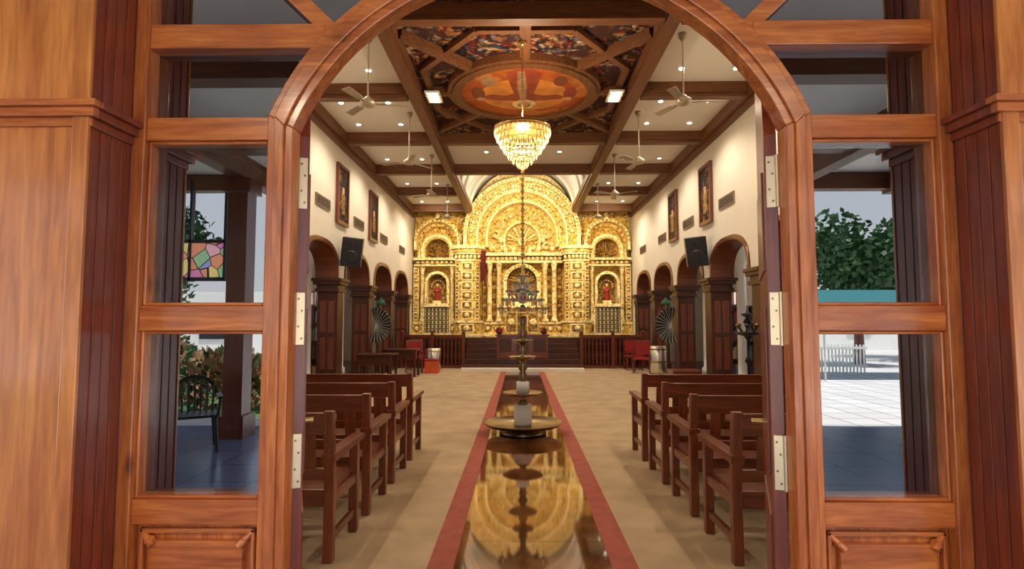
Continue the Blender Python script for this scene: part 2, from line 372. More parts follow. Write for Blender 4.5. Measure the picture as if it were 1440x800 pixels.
for z0,z1,ri,ro in((5.60,5.72,1.15,1.36),(5.57,5.60,1.12,1.28)):
    n=40
    I=[(ri*math.cos(2*pi*k/n),CY+ri*math.sin(2*pi*k/n)) for k in range(n+1)]; O=[(ro*math.cos(2*pi*k/n),CY+ro*math.sin(2*pi*k/n)) for k in range(n+1)]
    b.band(I,O,'Z',z0,z1,W_BEAM)
for i in range(8):
    t0=pi/8+i*pi/4; t1=t0+pi/4; p=(1.8*math.cos(t0),CY+2.3*math.sin(t0)); q=(1.8*math.cos(t1),CY+2.3*math.sin(t1)); beam2(b,p,q,.05,5.64,5.72,W_BEAM)
b.obj('trim_beam_octagon')
b=MB(); n=40
b.prism([(1.16*math.cos(2*pi*k/n),CY+1.16*math.sin(2*pi*k/n)) for k in range(n)],'Z',5.63,5.66,MED)
def flat(pts,z,m): b.prism([(x,CY+y) for x,y in pts],'Z',z-.004,z,m)
ell=lambda cx,cy,rx,ry,n=24:[(cx+rx*math.cos(2*pi*k/n),cy+ry*math.sin(2*pi*k/n)) for k in range(n)]
MO=plain('medallion_orange',(.78,.28,.05),.5,var=.25,scale=3); MC=plain('medallion_cream',(.42,.24,.12),.5,var=.35,scale=7); MR=plain('medallion_red',(.34,.05,.025),.5,var=.3,scale=7)
flat(ell(0,.1,.8,.7),5.63,MO)
flat([(-.30,-.85),(-.12,-.95),(.14,-.95),(.30,-.8),(.22,-.3),(.17,.02),(.34,.10),(.60,.06),(.74,.16),(.66,.27),(.40,.32),(.15,.34),(-.15,.34),(-.42,.33),(-.68,.25),(-.74,.14),(-.58,.05),(-.33,.10),(-.18,.0),(-.24,-.35)],5.625,MR)
flat([(-.12,-.9),(.0,-.92),(.05,-.3),(.03,.30),(-.06,.32),(-.12,-.2)],5.62,MC)
flat(ell(0,.50,.22,.22),5.623,GOLDC); flat(ell(0,.47,.10,.14),5.617,SKIN); flat(ell(0,.53,.12,.11),5.619,BROWNP)
for s in(-1,1):
    flat(ell(s*.82,.0,.12,.25),5.627,BROWNP if s<0 else MR); flat(ell(s*.80,.25,.07,.08),5.625,SKIN); flat(ell(s*.62,-.5,.12,.2),5.627,MC if s<0 else BROWNP)
b.obj('ceiling_medallion')
for s in(-1,1):
    b=MB(); b.box(s*1.62-.13,s*1.62+.13,9.7,10.2,5.55,5.58,WHITEP); b.box(s*1.62-.09,s*1.62+.09,9.75,10.15,5.54,5.55,DOWN)
    for j in range(4): b.box(s*1.62-.13,s*1.62+.13,9.79+j*.1,9.81+j*.1,5.53,5.55,BRASS)
    b.obj('ceiling_light')

def spot(loc,power,size=150,col=(1,.82,.6),target=None,blend=.6,r=.05,name='downlight_lamp'):
    l=bpy.data.lights.new(name,'SPOT'); l.energy=power; l.spot_size=math.radians(size); l.spot_blend=blend; l.color=col; l.shadow_soft_size=r
    o=bpy.data.objects.new(name,l); scene.collection.objects.link(o); o.location=loc
    if target: o.rotation_euler=(Vector(target)-Vector(loc)).to_track_quat('-Z','Y').to_euler()
    return o
rows=[3.4,6.0,8.6,11.2,13.8,16.4,19.0]
for y in rows:
    for s in(-1,1):
        for dx,dy in((2.6,-.6),(3.5,-.6),(2.6,.6),(3.5,.6)):
            b=MB(); b.lathe((s*dx,y+dy,5.72),[(.065,.03),(.065,.01),(.05,0)],WHITEP,14); b.lathe((s*dx,y+dy,5.712),[(.045,.008),(.045,0)],DOWN,14); b.obj('downlight')
        spot((s*3.0,y,5.6),145 if y>5 else 80,col=(1,.83,.62))
for x in(-.9,0,.9):
    b=MB(); b.lathe((x,13.8,5.72),[(.065,.03),(.065,.01),(.05,0)],WHITEP,14); b.lathe((x,13.8,5.712),[(.045,.008),(.045,0)],DOWN,14); b.obj('downlight')
for x in(-1.0,1.0):
    spot((x,17.6,5.45),270,100,(1,.80,.48),target=(x*.6,21.5,4.3))
for x in(-3.0,3.0):
    spot((x,18.3,5.45),210,100,(1,.80,.48),target=(x,21.5,3.3))
spot((0,16.0,5.6),200,80,(1,.8,.48),target=(0,21.5,2.4))
def point(name,loc,p,col,r=.1):
    l=bpy.data.lights.new(name,'POINT'); l.energy=p; l.color=col; l.shadow_soft_size=r
    o=bpy.data.objects.new(name,l); scene.collection.objects.link(o); o.location=loc; return o
point('vault_lamp',(0,18.8,6.3),120,(1,.88,.70),.1)
for s in(-1,1):
    for y in(10.5,16.5): point('aisle_lamp',(s*5.9,y,3.3),14,(1,.85,.65))

# ------------------------------------------------------------ ceiling fan
b=MB()
b.lathe((0,0,0),[(.03,-.06),(.09,-.05),(.11,-.015),(.11,.02),(.06,.05),(.03,.09)],FANW,20)
b.cyl((0,0,.08),(0,0,.99),.012,None,8,FANW); b.lathe((0,0,.90),[(.02,0),(.05,.04),(.06,.1)],FANW,14)
for k in range(3):
    b.M=Matrix.Rotation(2*pi*k/3+.25,4,'Z')
    b.box(.10,.22,-.025,.025,-.02,-.01,FANW)
    b.add([(.2,-.05,-.02),(.58,-.065,-.03),(.58,.065,-.005),(.2,.05,-.005),(.2,-.05,-.012),(.58,-.065,-.022),(.58,.065,.003),(.2,.05,.003)],[(0,3,2,1),(4,5,6,7),(0,1,5,4),(1,2,6,5),(2,3,7,6),(3,0,4,7)],FANW)
b.M=Matrix.Identity(4)
fan=b.obj('ceiling_fan',(-2.3,8.1,4.74))
k=0
for y in(8.1,11.2,14.1,17.2):
    for x in(-2.3,2.3):
        k+=1
        if k==1: continue
        inst(fan,(x,y,4.74),(0,0,k*.9))

# ------------------------------------------------------------ chandelier
LX,LY=-.04,8.0
b=MB()
b.lathe((0,0,5.52),[(.03,0),(.06,.03),(.07,.07)],BRASS,16)
for i in range(46): 
    z=4.42+i*.024
    b.M=Matrix.Translation((0,0,z))@Matrix.Rotation(i*pi/2,4,'Z'); b.cyl((-.007,0,0),(-.007,0,.024),.004,None,5,BRASS); b.cyl((.007,0,0),(.007,0,.024),.004,None,5,BRASS); b.M=Matrix.Identity(4)
b.lathe((0,0,4.32),[(.38,-.06),(.41,-.05),(.41,0),(.38,.02),(.12,.04),(.1,.07),(.03,.1)],BRASS,28)
tiers=[(.40,4.27,36),(.37,4.19,34),(.32,4.11,30),(.27,4.03,26),(.21,3.95,20),(.14,3.87,14),(.07,3.81,8)]
for r,z,n in tiers:
    b.ring(0,0,r-.012,r+.004,0,2*pi,n,'Z',z+.0,z+.014,BRASS)
    for k in range(n):
        t=2*pi*k/n; x,y=r*math.cos(t),r*math.sin(t); L=.09; w=.013
        b.add([(x,y,z),(x+w,y,z-.03),(x,y+w,z-.03),(x-w,y,z-.03),(x,y-w,z-.03),(x,y,z-L)],[(0,1,2),(0,2,3),(0,3,4),(0,4,1),(5,2,1),(5,3,2),(5,4,3),(5,1,4)],CRYST)
b.sph((0,0,3.73),.035,CRYST)
ch=b.obj('crystal_chandelier',(LX,LY,0))
point('chandelier_bulb',(LX,LY,4.52),130,(1,.82,.56),.06)
point('chandelier_bulb',(LX,LY,4.15),90,(1,.72,.38),.1)

# ------------------------------------------------------------ tall church oil lamp
b=MB()
for i in range(40): 
    z=2.50+i*.03; b.sph((0,0,z),.017 if i%3 else .03,BRASS,(1,1,1.1),8)
b.lathe((0,0,0),[(.30,.002),(.33,.02),(.16,.05),(.14,.08),(.16,.10),(.50,.115),(.545,.15),(.55,.165),(.53,.16),(.48,.125),(.12,.12),(.02,.12)],BRASSD,40)
b.lathe((0,0,.12),[(.115,0),(.125,.02),(.12,.26),(.11,.28),(.02,.285)],WAX,24)
b.lathe((0,0,.40),[(.07,0),(.09,.02),(.05,.05),(.03,.09),(.07,.12),(.24,.135),(.28,.165),(.27,.17),(.10,.155),(.09,.16)],BRASSD,28)
b.lathe((0,0,.56),[(.09,0),(.09,.15),(.03,.16)],WAX,20)
b.lathe((0,0,.72),[(.06,0),(.04,.04),(.06,.09),(.035,.13),(.07,.19),(.04,.24),(.05,.29),(.16,.31),(.20,.34),(.19,.345),(.06,.33),(.04,.38),(.065,.43),(.035,.48),(.055,.52),(.13,.545),(.15,.57),(.05,.56),(.04,.60),(.07,.66),(.04,.72),(.04,.78),(.06,.86),(.04,.9)],BRASSD,24)
for r,z,n in((.32,1.72,14),(.27,1.84,12),(.20,1.96,10),(.13,2.07,8),(.08,2.17,6)):
    b.lathe((0,0,z),[(.03,-.04),(.06,-.02),(r*.8,0),(r*.85,.012),(.04,.01),(.03,.06)],STEEL,20)
    for k in range(n):
        t=2*pi*k/n; x,y=r*math.cos(t),r*math.sin(t)
        b.lathe((x,y,z),[(.008,-.02),(.035,.0),(.042,.02),(.01,.015)],STEEL,8)
        b.cyl((x,y,z+.01),(x,y,z+.05),.007,.004,6,BRASS)
        b.cyl((x,y,z-.02),(x,y,z-.07),.006,.012,6,STEEL)
b.lathe((0,0,2.12),[(.03,0),(.05,.06),(.025,.12),(.025,.16),(.04,.2),(.015,.26)],BRASS,14)
b.box(-.014,.014,-.01,.01,2.37,2.52,BRASS); b.box(-.055,.055,-.01,.01,2.43,2.456,BRASS)
b.obj('church_oil_lamp',(LX,LY,0))

b=MB()
b.lathe((0,0,0),[(.18,0),(.2,.03),(.08,.08),(.03,.14),(.03,.5),(.06,.55),(.02,.6),(.02,1.0),(.05,1.04),(.02,1.1),(.02,1.35),(.13,1.38),(.15,1.41),(.03,1.42),(.02,1.5),(.06,1.54),(.02,1.6),(.09,1.64),(.02,1.66),(.012,1.76)],BLACK,18)
for k in range(6):
    t=2*pi*k/6; b.cyl((0,0,1.3),(.13*math.cos(t),.13*math.sin(t),1.48),.01,.008,6,BLACK); b.sph((.13*math.cos(t),.13*math.sin(t),1.5),.025,BRASSD)
b.obj('oil_lamp_stand',(2.86,7.4,0))

# ------------------------------------------------------------ benches
L=2.35
def bench():
    b=MB()
    for x in(0,L-.07):
        b.prism([(-.02,0),(.045,0),(.055,.45),(.0,.97),(-.055,.97),(-.01,.45)],'X',x,x+.065,W_BENCHZ)
        b.box(x,x+.065,.53,.59,0,.66,W_BENCHZ)
        b.prism([(-.03,.64),(.66,.66),(.68,.675),(.67,.70),(-.04,.695)],'X',x-.012,x+.077,W_BENCHZ)
        b.box(x+.01,x+.055,.03,.55,.36,.42,W_BENCH); b.box(x+.015,x+.05,.03,.55,.12,.17,W_BENCH)
    xm=L/2; b.box(xm-.03,xm+.03,.0,.06,0,.42,W_BENCHZ); b.box(xm-.03,xm+.03,.53,.58,0,.42,W_BENCHZ)
    b.box(.05,L-.05,.02,.60,.42,.455,W_BENCH); b.box(.05,L-.05,.54,.57,.34,.42,W_BENCH); b.box(.05,L-.05,.03,.06,.34,.42,W_BENCH)
    b.prism([(-.045,.82),(-.01,.82),(-.02,.96),(-.055,.96)],'X',.05,L-.05,W_BENCH)
    b.prism([(-.015,.52),(.02,.52),(.01,.60),(-.02,.60)],'X',.05,L-.05,W_BENCH)
    x=.16
    while x<L-.2:
        b.prism([(-.012,.60),(.008,.60),(-.022,.82),(-.042,.82)],'X',x,x+.085,W_BENCHZ); x+=.18
    return b
bo=bench().obj('wooden_bench',(1.28,3.75,0),bevel=.006)
for s in(1,-1):
    for i in range(4):
        y=3.75+.9*i
        if s==1 and i==0: continue
        if s==1: inst(bo,(1.28,y,0))
        else: inst(bo,(-1.28-L+.0,y,0))

# ------------------------------------------------------------ sanctuary
b=MB(); b.box(-4.09,4.09,19.3,22.59,-.011,1.0,DARK)
for i in range(5): b.box(-1.84,1.84,18.0+i*.26,19.3,-.011+(.0 if i==0 else .16*i+.03),.16*(i+1)+.02,DARK); b.box(-1.84,1.84,17.985+i*.26,18.0+i*.26+.03,.16*(i+1),.16*(i+1)+.025,W_RAIL)
b.obj('sanctuary_steps')
b=MB(); b.box(-1.9,1.9,17.61,17.97,-.012,.10,WHITE); b.obj('step_platform')
def railing():
    b=MB()
    b.box(1.9,4.06,18.96,19.06,.0,.10,W_RAIL); b.box(1.9,4.06,18.94,19.08,1.02,1.10,W_RAIL)
    for x in(1.96,3.0,4.0):
        b.box(x-.06,x+.06,18.93,19.07,0,1.14,W_RAIL); b.sph((x,19.0,1.19),.06,W_RAIL)
    x=2.09
    while x<3.95:
        if abs(x-3.0)>.09: b.lathe((x,19.01,.1),[(.04,0),(.04,.08),(.022,.12),(.045,.3),(.05,.36),(.022,.5),(.03,.54),(.022,.6),(.04,.72),(.022,.8),(.04,.86),(.04,.92)],W_RAIL,10)
        x+=.128
    return b
r=railing().obj('altar_railing'); 
b=railing(); b.v=[(-x,y,z) for x,y,z in b.v]; b.obj('altar_railing')
b=MB(); b.box(-.82,.82,18.28,18.49,.365,.53,W_RAIL); b.box(-.82,.82,18.30,18.74,.53,1.08,W_LEAF); b.box(-.87,.87,18.25,18.76,1.08,1.13,W_RAIL)
for x in(-.55,0,.55): b.box(x-.2,x+.2,18.285,18.30,.58,1.0,W_ARCH)
b.obj('altar_table',bevel=.005)
for x in(-.75,.70):
    b=MB(); b.lathe((x,18.5,1.13),[(.06,0),(.09,.03),(.12,.10),(.10,.12)],REDD,14)
    for k in range(22):
        t=random.random()*6.28; rr=random.random()*.13; b.sph((x+rr*math.cos(t),18.5+rr*math.sin(t),1.25+random.random()*.09),.03,REDP if k%3 else LEAFG,n=6)
    b.obj('flower_pot')

# ------------------------------------------------------------ ALTARPIECE
b=MB()
G=GOLD
Y0=21.5
b.box(-4.08,4.08,Y0,Y0+.3,1.0,5.70,G)
pl=[(1.85*math.cos(pi*k/30),5.70+1.66*math.sin(pi*k/30)) for k in range(31)]
b.prism(pl,'Y',Y0+.02,Y0+.3,GOLDC)
b.box(-4.08,4.08,21.1,Y0,1.0,1.45,G); b.box(-4.08,4.08,21.05,Y0,1.45,1.52,GOLDC); b.box(-4.08,4.08,21.0,Y0,1.0,1.1,GOLDC)
x=-3.9
while x<4: b.boss(x,21.1,1.28,.13,GOLDD,.02,8); b.boss(x,21.08,1.28,.09,GOLDC,.05,8); x+=.33
def bigcol(cx):
    def oct_(w,z0,z1,m,y=20.95):
        k=w*.42; d=w*.95
        b.prism([(cx-w,y+w*.3+.4),(cx-w,y-d*.35),(cx-w+k,y-d*.75),(cx+w-k,y-d*.75),(cx+w,y-d*.35),(cx+w,y+w*.3+.4)],'Z',z0,z1,m)
    oct_(.56,1.0,1.1,GOLDC); oct_(.52,1.1,1.5,G); oct_(.57,1.5,1.58,GOLDC)
    oct_(.44,1.58,3.75,G)
    oct_(.48,3.75,3.82,GOLDC); oct_(.44,3.82,4.0,GOLDD); oct_(.52,4.0,4.07,GOLDC); oct_(.56,4.07,4.2,G); oct_(.62,4.2,4.32,GOLDC)
    yf=20.95-.44*.95*.75
    for i in range(6):
        z=1.62+i*.355
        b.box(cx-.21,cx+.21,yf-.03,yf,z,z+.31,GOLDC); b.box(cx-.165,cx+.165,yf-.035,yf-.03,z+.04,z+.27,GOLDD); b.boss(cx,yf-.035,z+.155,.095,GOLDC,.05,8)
        for s in(-1,1):
            xm=cx+s*(.44-.09); ym=20.95-.44*.95*.55
            b.M=Matrix.Translation((xm,ym-.01,z+.155))@Matrix.Rotation(s*math.radians(42),4,'Z')
            b.box(-.09,.09,-.03,.0,-.15,.15,GOLDC); b.box(-.06,.06,-.035,-.03,-.11,.11,GOLDD); b.boss(0,-.035,0,.045,GOLDC,.03,6); b.M=Matrix.Identity(4)
    for i in range(7):
        b.sph((cx-.42+i*.14,20.62 if 0<i<6 else 20.72,3.9),.06,GOLDC,(1,1,1.4),8)
    yq=20.95-.52*.95*.75
    b.box(cx-.26,cx+.26,yq-.02,yq,1.14,1.46,GOLDC); b.box(cx-.21,cx+.21,yq-.025,yq-.02,1.18,1.42,GOLDD); b.boss(cx,yq-.025,1.3,.11,GOLDC,.06,8)
for cx in(-2.0,2.0): bigcol(cx)
def arch(cx,cz,ri,ro,y0,y1,m,stilt=0):
    I=[(cx+ri,cz-stilt)];O=[(cx+ro,cz-stilt)]
    for k in range(41):
        t=pi*k/40; I.append((cx+ri*math.cos(t),cz+ri*math.sin(t))); O.append((cx+ro*math.cos(t),cz+ro*math.sin(t)))
    I.append((cx-ri,cz-stilt)); O.append((cx-ro,cz-stilt))
    b.band(I,O,'Y',y0,y1,m)
def bosses(cx,cz,r,n,y,rb,m,d=.06,sq=8):
    for k in range(n):
        t=pi*(k+.5)/n; b.boss(cx+r*math.cos(t),y,cz+r*math.sin(t),rb,m,d,sq)
CZ=4.72; st=.4
arch(0,CZ,2.04,2.16,20.75,Y0,GOLDC,st); arch(0,CZ,1.70,2.04,20.95,Y0,GOLD,st); arch(0,CZ,1.62,1.70,20.8,Y0,GOLDC,st)
arch(0,CZ,1.34,1.62,21.1,Y0,GOLD,st); arch(0,CZ,1.27,1.34,21.0,Y0,GOLDC,st)
def coffers(cz,r0,r1,n,y,stl):
    for k in range(n):
        t0=pi*(k+.12)/n; t1=pi*(k+.88)/n
        for (a,c,ra,rb,yy,m) in((t0,t1,r0,r1,y,GOLDC),(t0+.02,t1-.02,r0+.045,r1-.045,y-.03,GOLDD)):
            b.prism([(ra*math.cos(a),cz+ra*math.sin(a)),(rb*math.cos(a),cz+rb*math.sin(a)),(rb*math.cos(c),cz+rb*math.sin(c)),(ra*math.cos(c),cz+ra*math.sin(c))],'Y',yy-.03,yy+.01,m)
        t=(t0+t1)/2; rm=(r0+r1)/2; b.boss(rm*math.cos(t),y-.06,cz+rm*math.sin(t),.085,GOLDC,.05,8)
coffers(CZ,1.74,2.0,17,20.95,st)
bosses(0,CZ,1.48,21,21.1,.085,GOLDC,.06); bosses(0,CZ,1.48,21,21.04,.04,GOLDD,.03)
bosses(0,CZ,2.25,34,21.3,.06,GOLDC,.05); bosses(0,CZ,2.10,48,20.75,.035,G,.04)
b.prism([(1.27*math.cos(pi*k/30),CZ+1.27*math.sin(pi*k/30)) for k in range(31)],'Y',Y0-.03,Y0,GOLD)
arch(0,4.62,.62,.70,21.25,Y0,GOLDC,.3)
for k in range(11):
    t=pi*(k+.5)/11
    b.cyl((.12*math.cos(t),21.44,4.55+.12*math.sin(t)),(.56*math.cos(t),21.44,4.6+.56*math.sin(t)),.02,.07,8,GOLDC if k%2 else GOLD2)
b.sph((0,21.35,4.55),.17,GOLDC,(1,.6,1),12); b.sph((0,21.28,4.76),.09,GOLDC,n=10)
def scroll(x,z,r,s,m,a=0):
    P=[]
    for k in range(15):
        t=a+s*k*.42; rr=r*(1-k/17); P.append((x+rr*math.cos(t),21.40-.012*k,z+rr*math.sin(t)))
    for p,q in zip(P,P[1:]): b.cyl(p,q,r*.18,r*.17,6,m)
    b.sph((x,21.3,z),r*.24,m,n=8)
for s in(-1,1):
    for (x,z,r,a) in((.92,4.35,.2,0),(1.0,4.8,.17,2),(.82,5.2,.17,1),(.48,5.52,.16,3),(.16,5.72,.13,1),(.5,5.1+.35,.1,0)):
        scroll(s*x,z,r,s,GOLDC,a)
    for (x,z) in((.62,4.25),(.30,4.22),(1.15,4.3),(.78,4.62)):
        b.sph((s*x,21.30,z),.10,GOLDC,(1,.7,1.2),8); b.sph((s*x,21.27,z+.14),.055,GOLDC,n=8)
        b.add([(s*x,21.34,z+.08),(s*(x+.2),21.32,z+.2),(s*(x+.16),21.32,z+.02)],[(0,1,2)],GOLDC)
for k in range(9): 
    t=pi*(k+.5)/9; b.boss(.88*math.cos(t),21.47,4.72+.88*math.sin(t),.08,GOLD2,.05,6)
for (w,y,z0,z1,m) in((1.5,21.0,3.72,3.8,GOLDC),(1.46,21.08,3.8,3.98,GOLDD),(1.54,20.95,3.98,4.1,GOLDC)):
    b.box(-w,w,y,Y0,z0,z1,m)
x=-1.4
while x<1.45: b.boss(x,21.08,3.89,.07,GOLDC,.04); x+=.165
def smallcol(cx,cy,z0,z1,r,m=GOLD2):
    h=z1-z0
    b.lathe((cx,cy,z0),[(r*1.5,0),(r*1.5,.08),(r*1.15,.12),(r,.16),(r,h*.3),(r*1.15,h*.31),(r,h*.33),(r*.9,h-.28),(r*1.1,h-.26),(r*.95,h-.22),(r*1.5,h-.06),(r*1.6,h-.05),(r*1.6,h)],m,12)
    for i in range(5): b.boss(cx,cy-r*.95,z0+h*(.2+.14*i),r*.5,GOLDC,.02,6)
for s in(-1,1):
    for x in(.86,1.2): smallcol(s*x,21.15,1.52,3.72,.085,GOLDC)
    b.box(s*1.03-.14,s*1.03+.14,Y0-.02,Y0,1.55,3.7,GOLDD); b.box(s*1.42-.1,s*1.42+.1,Y0-.02,Y0,1.55,3.7,GOLDD)
    for i in range(6): b.boss(s*1.03,Y0-.02,1.8+i*.34,.10,GOLD2,.06)
    for i in range(6): b.boss(s*1.42,Y0-.02,1.8+i*.34,.08,GOLD2,.06)
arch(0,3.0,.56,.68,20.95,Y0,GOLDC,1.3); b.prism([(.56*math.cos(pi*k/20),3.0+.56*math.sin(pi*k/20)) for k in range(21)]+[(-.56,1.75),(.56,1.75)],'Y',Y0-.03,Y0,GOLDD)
bosses(0,3.0,.62,15,20.95,.045,GOLD,.04)
for k in range(11):
    t=pi*(k+.5)/11; b.cyl((.1*math.cos(t),21.44,3.05+.1*math.sin(t)),(.50*math.cos(t),21.44,3.05+.46*math.sin(t)),.015,.05,6,GOLD)
b.box(-.62,.62,20.75,Y0,1.0,2.0,GOLD2); b.box(-.68,.68,20.7,Y0,1.95,2.03,GOLDC); b.box(-.5,.5,21.0,Y0,2.03,2.15,GOLDC); b.box(-.4,.4,21.1,Y0,2.15,2.28,GOLDC)
for x in(-.4,0,.4): b.box(x-.17,x+.17,20.73,20.75,1.2,1.85,GOLDD); b.boss(x,20.73,1.52,.14,GOLDC,.06)
def statue(cx,cy,z,h,robe,cloak):
    b.lathe((cx,cy,z),[(.17*h,0),(.16*h,.1*h),(.12*h,.45*h),(.14*h,.68*h),(.10*h,.78*h),(.045*h,.81*h),(.04*h,.84*h)],robe,14,1,.7)
    b.lathe((cx,cy+.03*h,z),[(.20*h,.02*h),(.17*h,.4*h),(.155*h,.7*h),(.08*h,.80*h)],cloak,12,1,.6)
    b.sph((cx,cy-.01,z+.91*h),.075*h,SKIN,(.85,.9,1.1),10); b.lathe((cx,cy,z+.95*h),[(.08*h,0),(.06*h,.03*h),(.085*h,.09*h)],GOLDC,8)
    for s in(-1,1):
        b.cyl((cx+s*.13*h,cy,z+.74*h),(cx+s*.17*h,cy-.06*h,z+.55*h),.045*h,.04*h,8,robe); b.cyl((cx+s*.17*h,cy-.06*h,z+.55*h),(cx+s*.04*h,cy-.15*h,z+.62*h),.035*h,.025*h,8,robe)
        b.sph((cx+s*.03*h,cy-.16*h,z+.63*h),.03*h,SKIN,n=6)
statue(0,21.25,2.28,.85,BLUE,REDP); statue(-.34,21.25,2.15,.55,BROWNP,WHITEP); statue(.34,21.25,2.15,.55,GREEN,REDP)
for x in(-.55,-.42,-.28,.28,.42,.55):
    b.lathe((x,20.85,2.03),[(.04,0),(.015,.05),(.015,.25),(.03,.27)],BRASS,8); b.cyl((x,20.85,2.3),(x,20.85,2.42),.014,None,6,WAX); b.sph((x,20.85,2.45),.016,CANDLE,(1,1,2),6)
for s in(-1,1):
    cx=s*3.16; cz=4.50; 
    arch(cx,cz,.76,.85,20.95,Y0,GOLDC,.3); arch(cx,cz,.85,.92,21.15,Y0,GOLD,.3); arch(cx,cz,.62,.76,21.3,Y0,GOLD,.3)
    bosses(cx,cz,.81,17,20.95,.04,G,.04); bosses(cx,cz,.88,13,21.15,.04,GOLDC,.05); bosses(cx,cz,.69,11,21.3,.06,GOLDC,.05)
    arch(cx,4.2,.50,.60,21.05,Y0,GOLDC,.3); arch(cx,4.2,.44,.5,21.1,Y0,GOLD2,.3)
    b.prism([(cx+.44*math.cos(pi*k/20),4.2+.44*math.sin(pi*k/20)) for k in range(21)]+[(cx-.44,3.8),(cx+.44,3.8)],'Y',Y0-.03,Y0-.01,GOLDD)
    for k in range(9):
        t=pi*(k+.5)/9; b.cyl((cx+.08*math.cos(t),21.42,4.02+.08*math.sin(t)),(cx+.38*math.cos(t),21.42,4.02+.52*math.sin(t)),.015,.045,6,GOLDD)
    for (w,y,z0,z1,m) in((.86,21.0,3.6,3.66,GOLDC),(.83,21.05,3.66,3.82,GOLDD),(.88,20.95,3.82,3.9,GOLDC)): b.box(cx-w,cx+w,y,Y0,z0,z1,m)
    for i in range(9): b.boss(cx-.72+i*.18,21.05,3.74,.06,GOLDC,.04)
    b.box(cx-.5,cx+.5,Y0-.02,Y0,2.1,3.6,GOLD2)
    for q in(-1,1):
        smallcol(cx+q*.56,21.15,1.52,3.6,.07,GOLDC); 
        b.box(cx+q*.78-.11,cx+q*.78+.11,21.1,Y0,1.52,3.6,G)
        for i in range(6): b.box(cx+q*.78-.09,cx+q*.78+.09,21.07,21.1,1.60+i*.33,1.88+i*.33,GOLDC); b.box(cx+q*.78-.06,cx+q*.78+.06,21.065,21.07,1.64+i*.33,1.84+i*.33,GOLDD); b.boss(cx+q*.78,21.065,1.74+i*.33,.045,GOLDC,.03)
        b.lathe((cx+q*.7,21.2,3.9),[(.07,0),(.09,.06),(.04,.12),(.08,.2),(.03,.3),(.01,.4)],GOLDC,10)
    arch(cx,2.95,.36,.46,21.05,Y0,GOLDC,.75)
    b.prism([(cx+.36*math.cos(pi*k/20),2.95+.36*math.sin(pi*k/20)) for k in range(21)]+[(cx-.36,2.2),(cx+.36,2.2)],'Y',Y0-.04,Y0-.01,GOLDD)
    b.box(cx-.5,cx+.5,20.9,Y0,2.08,2.2,GOLDC)
    statue(cx,21.2,2.32,.60,REDP,BROWNP); b.box(cx-.15,cx+.15,21.05,21.4,2.2,2.32,GOLDC)
    for k in range(9):
        t=pi*k/8; b.sph((cx+.24*math.cos(t),21.35,2.85+.24*math.sin(t)),.035,GOLDC,n=6)
    for q in(-1,1): 
        for xx in(.28,.38): b.lathe((cx+q*xx,21.0,2.2),[(.035,0),(.012,.04),(.012,.16),(.025,.18)],BRASS,8); b.cyl((cx+q*xx,21.0,2.38),(cx+q*xx,21.0,2.46),.012,None,6,WAX)
    b.box(cx-.46,cx+.46,21.0,21.08,1.1,2.08,BLACK)
    for k in range(7):
        xx=cx-.42+k*.14; b.box(xx-.008,xx+.008,20.98,21.0,1.12,2.06,GOLDC)
    for k in range(6):
        for j in range(6): 
            b.ring(cx-.35+k*.14,1.2+j*.155,.048,.06,0,2*pi,8,'Y',20.98,21.0,GOLDC)
    b.box(cx-.5,cx+.5,20.96,21.05,1.02,1.12,GOLDC); b.box(cx-.52,cx-.46,20.96,21.08,1.1,2.08,GOLDC); b.box(cx+.46,cx+.52,20.96,21.08,1.1,2.08,GOLDC)
    for (x,z,r) in((.78,5.42,.12),(-.78,5.42,.12),(-.55,5.56,.07),(.55,5.56,.07)):
        scroll(cx+x*-s,z,r,s,GOLDC)
    b.lathe((cx,21.1,5.38),[(.1,0),(.06,.08),(.1,.15),(.03,.25)],GOLDC,10)
b.obj('gold_altarpiece')
b=MB(); 
F=[(-1.48+.022*i, 20.44+.03*(i%2)) for i in range(9)]; Bk=[(x,y+.02) for x,y in F]
b.prism(F+Bk[::-1],'Z',3.0,4.1,REDD); b.cyl((-1.5,20.47,4.12),(-1.28,20.47,4.12),.015,None,8,BRASS)
b.cyl((-1.39,20.47,1.0),(-1.39,20.47,4.16),.014,None,8,BRASS); b.lathe((-1.39,20.47,1.0),[(.08,0),(.08,.03),(.02,.05)],BRASS,12)
b.obj('red_curtain')

# ------------------------------------------------------------ furniture near sanctuary
def chair(name,seat,frame,loc,rz,h=.95):
    b=MB()
    for x in(-.24,.24):
        b.box(x-.02,x+.02,-.24,-.20,0,.62,frame); b.box(x-.02,x+.02,.2,.24,0,h,frame); b.box(x-.025,x+.025,-.26,.22,.62,.65,frame)
    b.box(-.24,.24,-.24,.22,.40,.47,seat); b.box(-.22,.22,.19,.23,.52,h-.03,seat); b.box(-.24,.24,.2,.24,h-.03,h+.02,frame)
    for x in(-.24,.24): b.box(x-.015,x+.015,-.2,.2,.15,.18,frame)
    return b.obj(name,loc,(0,0,rz),bevel=.008)
chair('red_armchair',REDP,W_RAIL,(-3.3,17.4,0),.2); chair('red_armchair',REDP,W_RAIL,(-3.4,18.4,0),.4); chair('red_armchair',REDP,W_RAIL,(3.6,17.3,0),-.3); chair('red_armchair',REDP,W_RAIL,(3.55,18.4,0),0)
def table(loc,w=1.1):
    b=MB(); b.box(-w/2,w/2,-.35,.35,.72,.77,W_ARCH)
    for x in(-w/2+.06,w/2-.06):
        for y in(-.3,.3): b.box(x-.03,x+.03,y-.03,y+.03,0,.72,W_ARCH)
    b.box(-w/2+.05,w/2-.05,-.31,-.28,.5,.72,W_ARCH)
    return b.obj('dark_table',loc,bevel=.005)
table((-3.55,13.9,0),.9); table((-3.45,16.2,0),1.0)
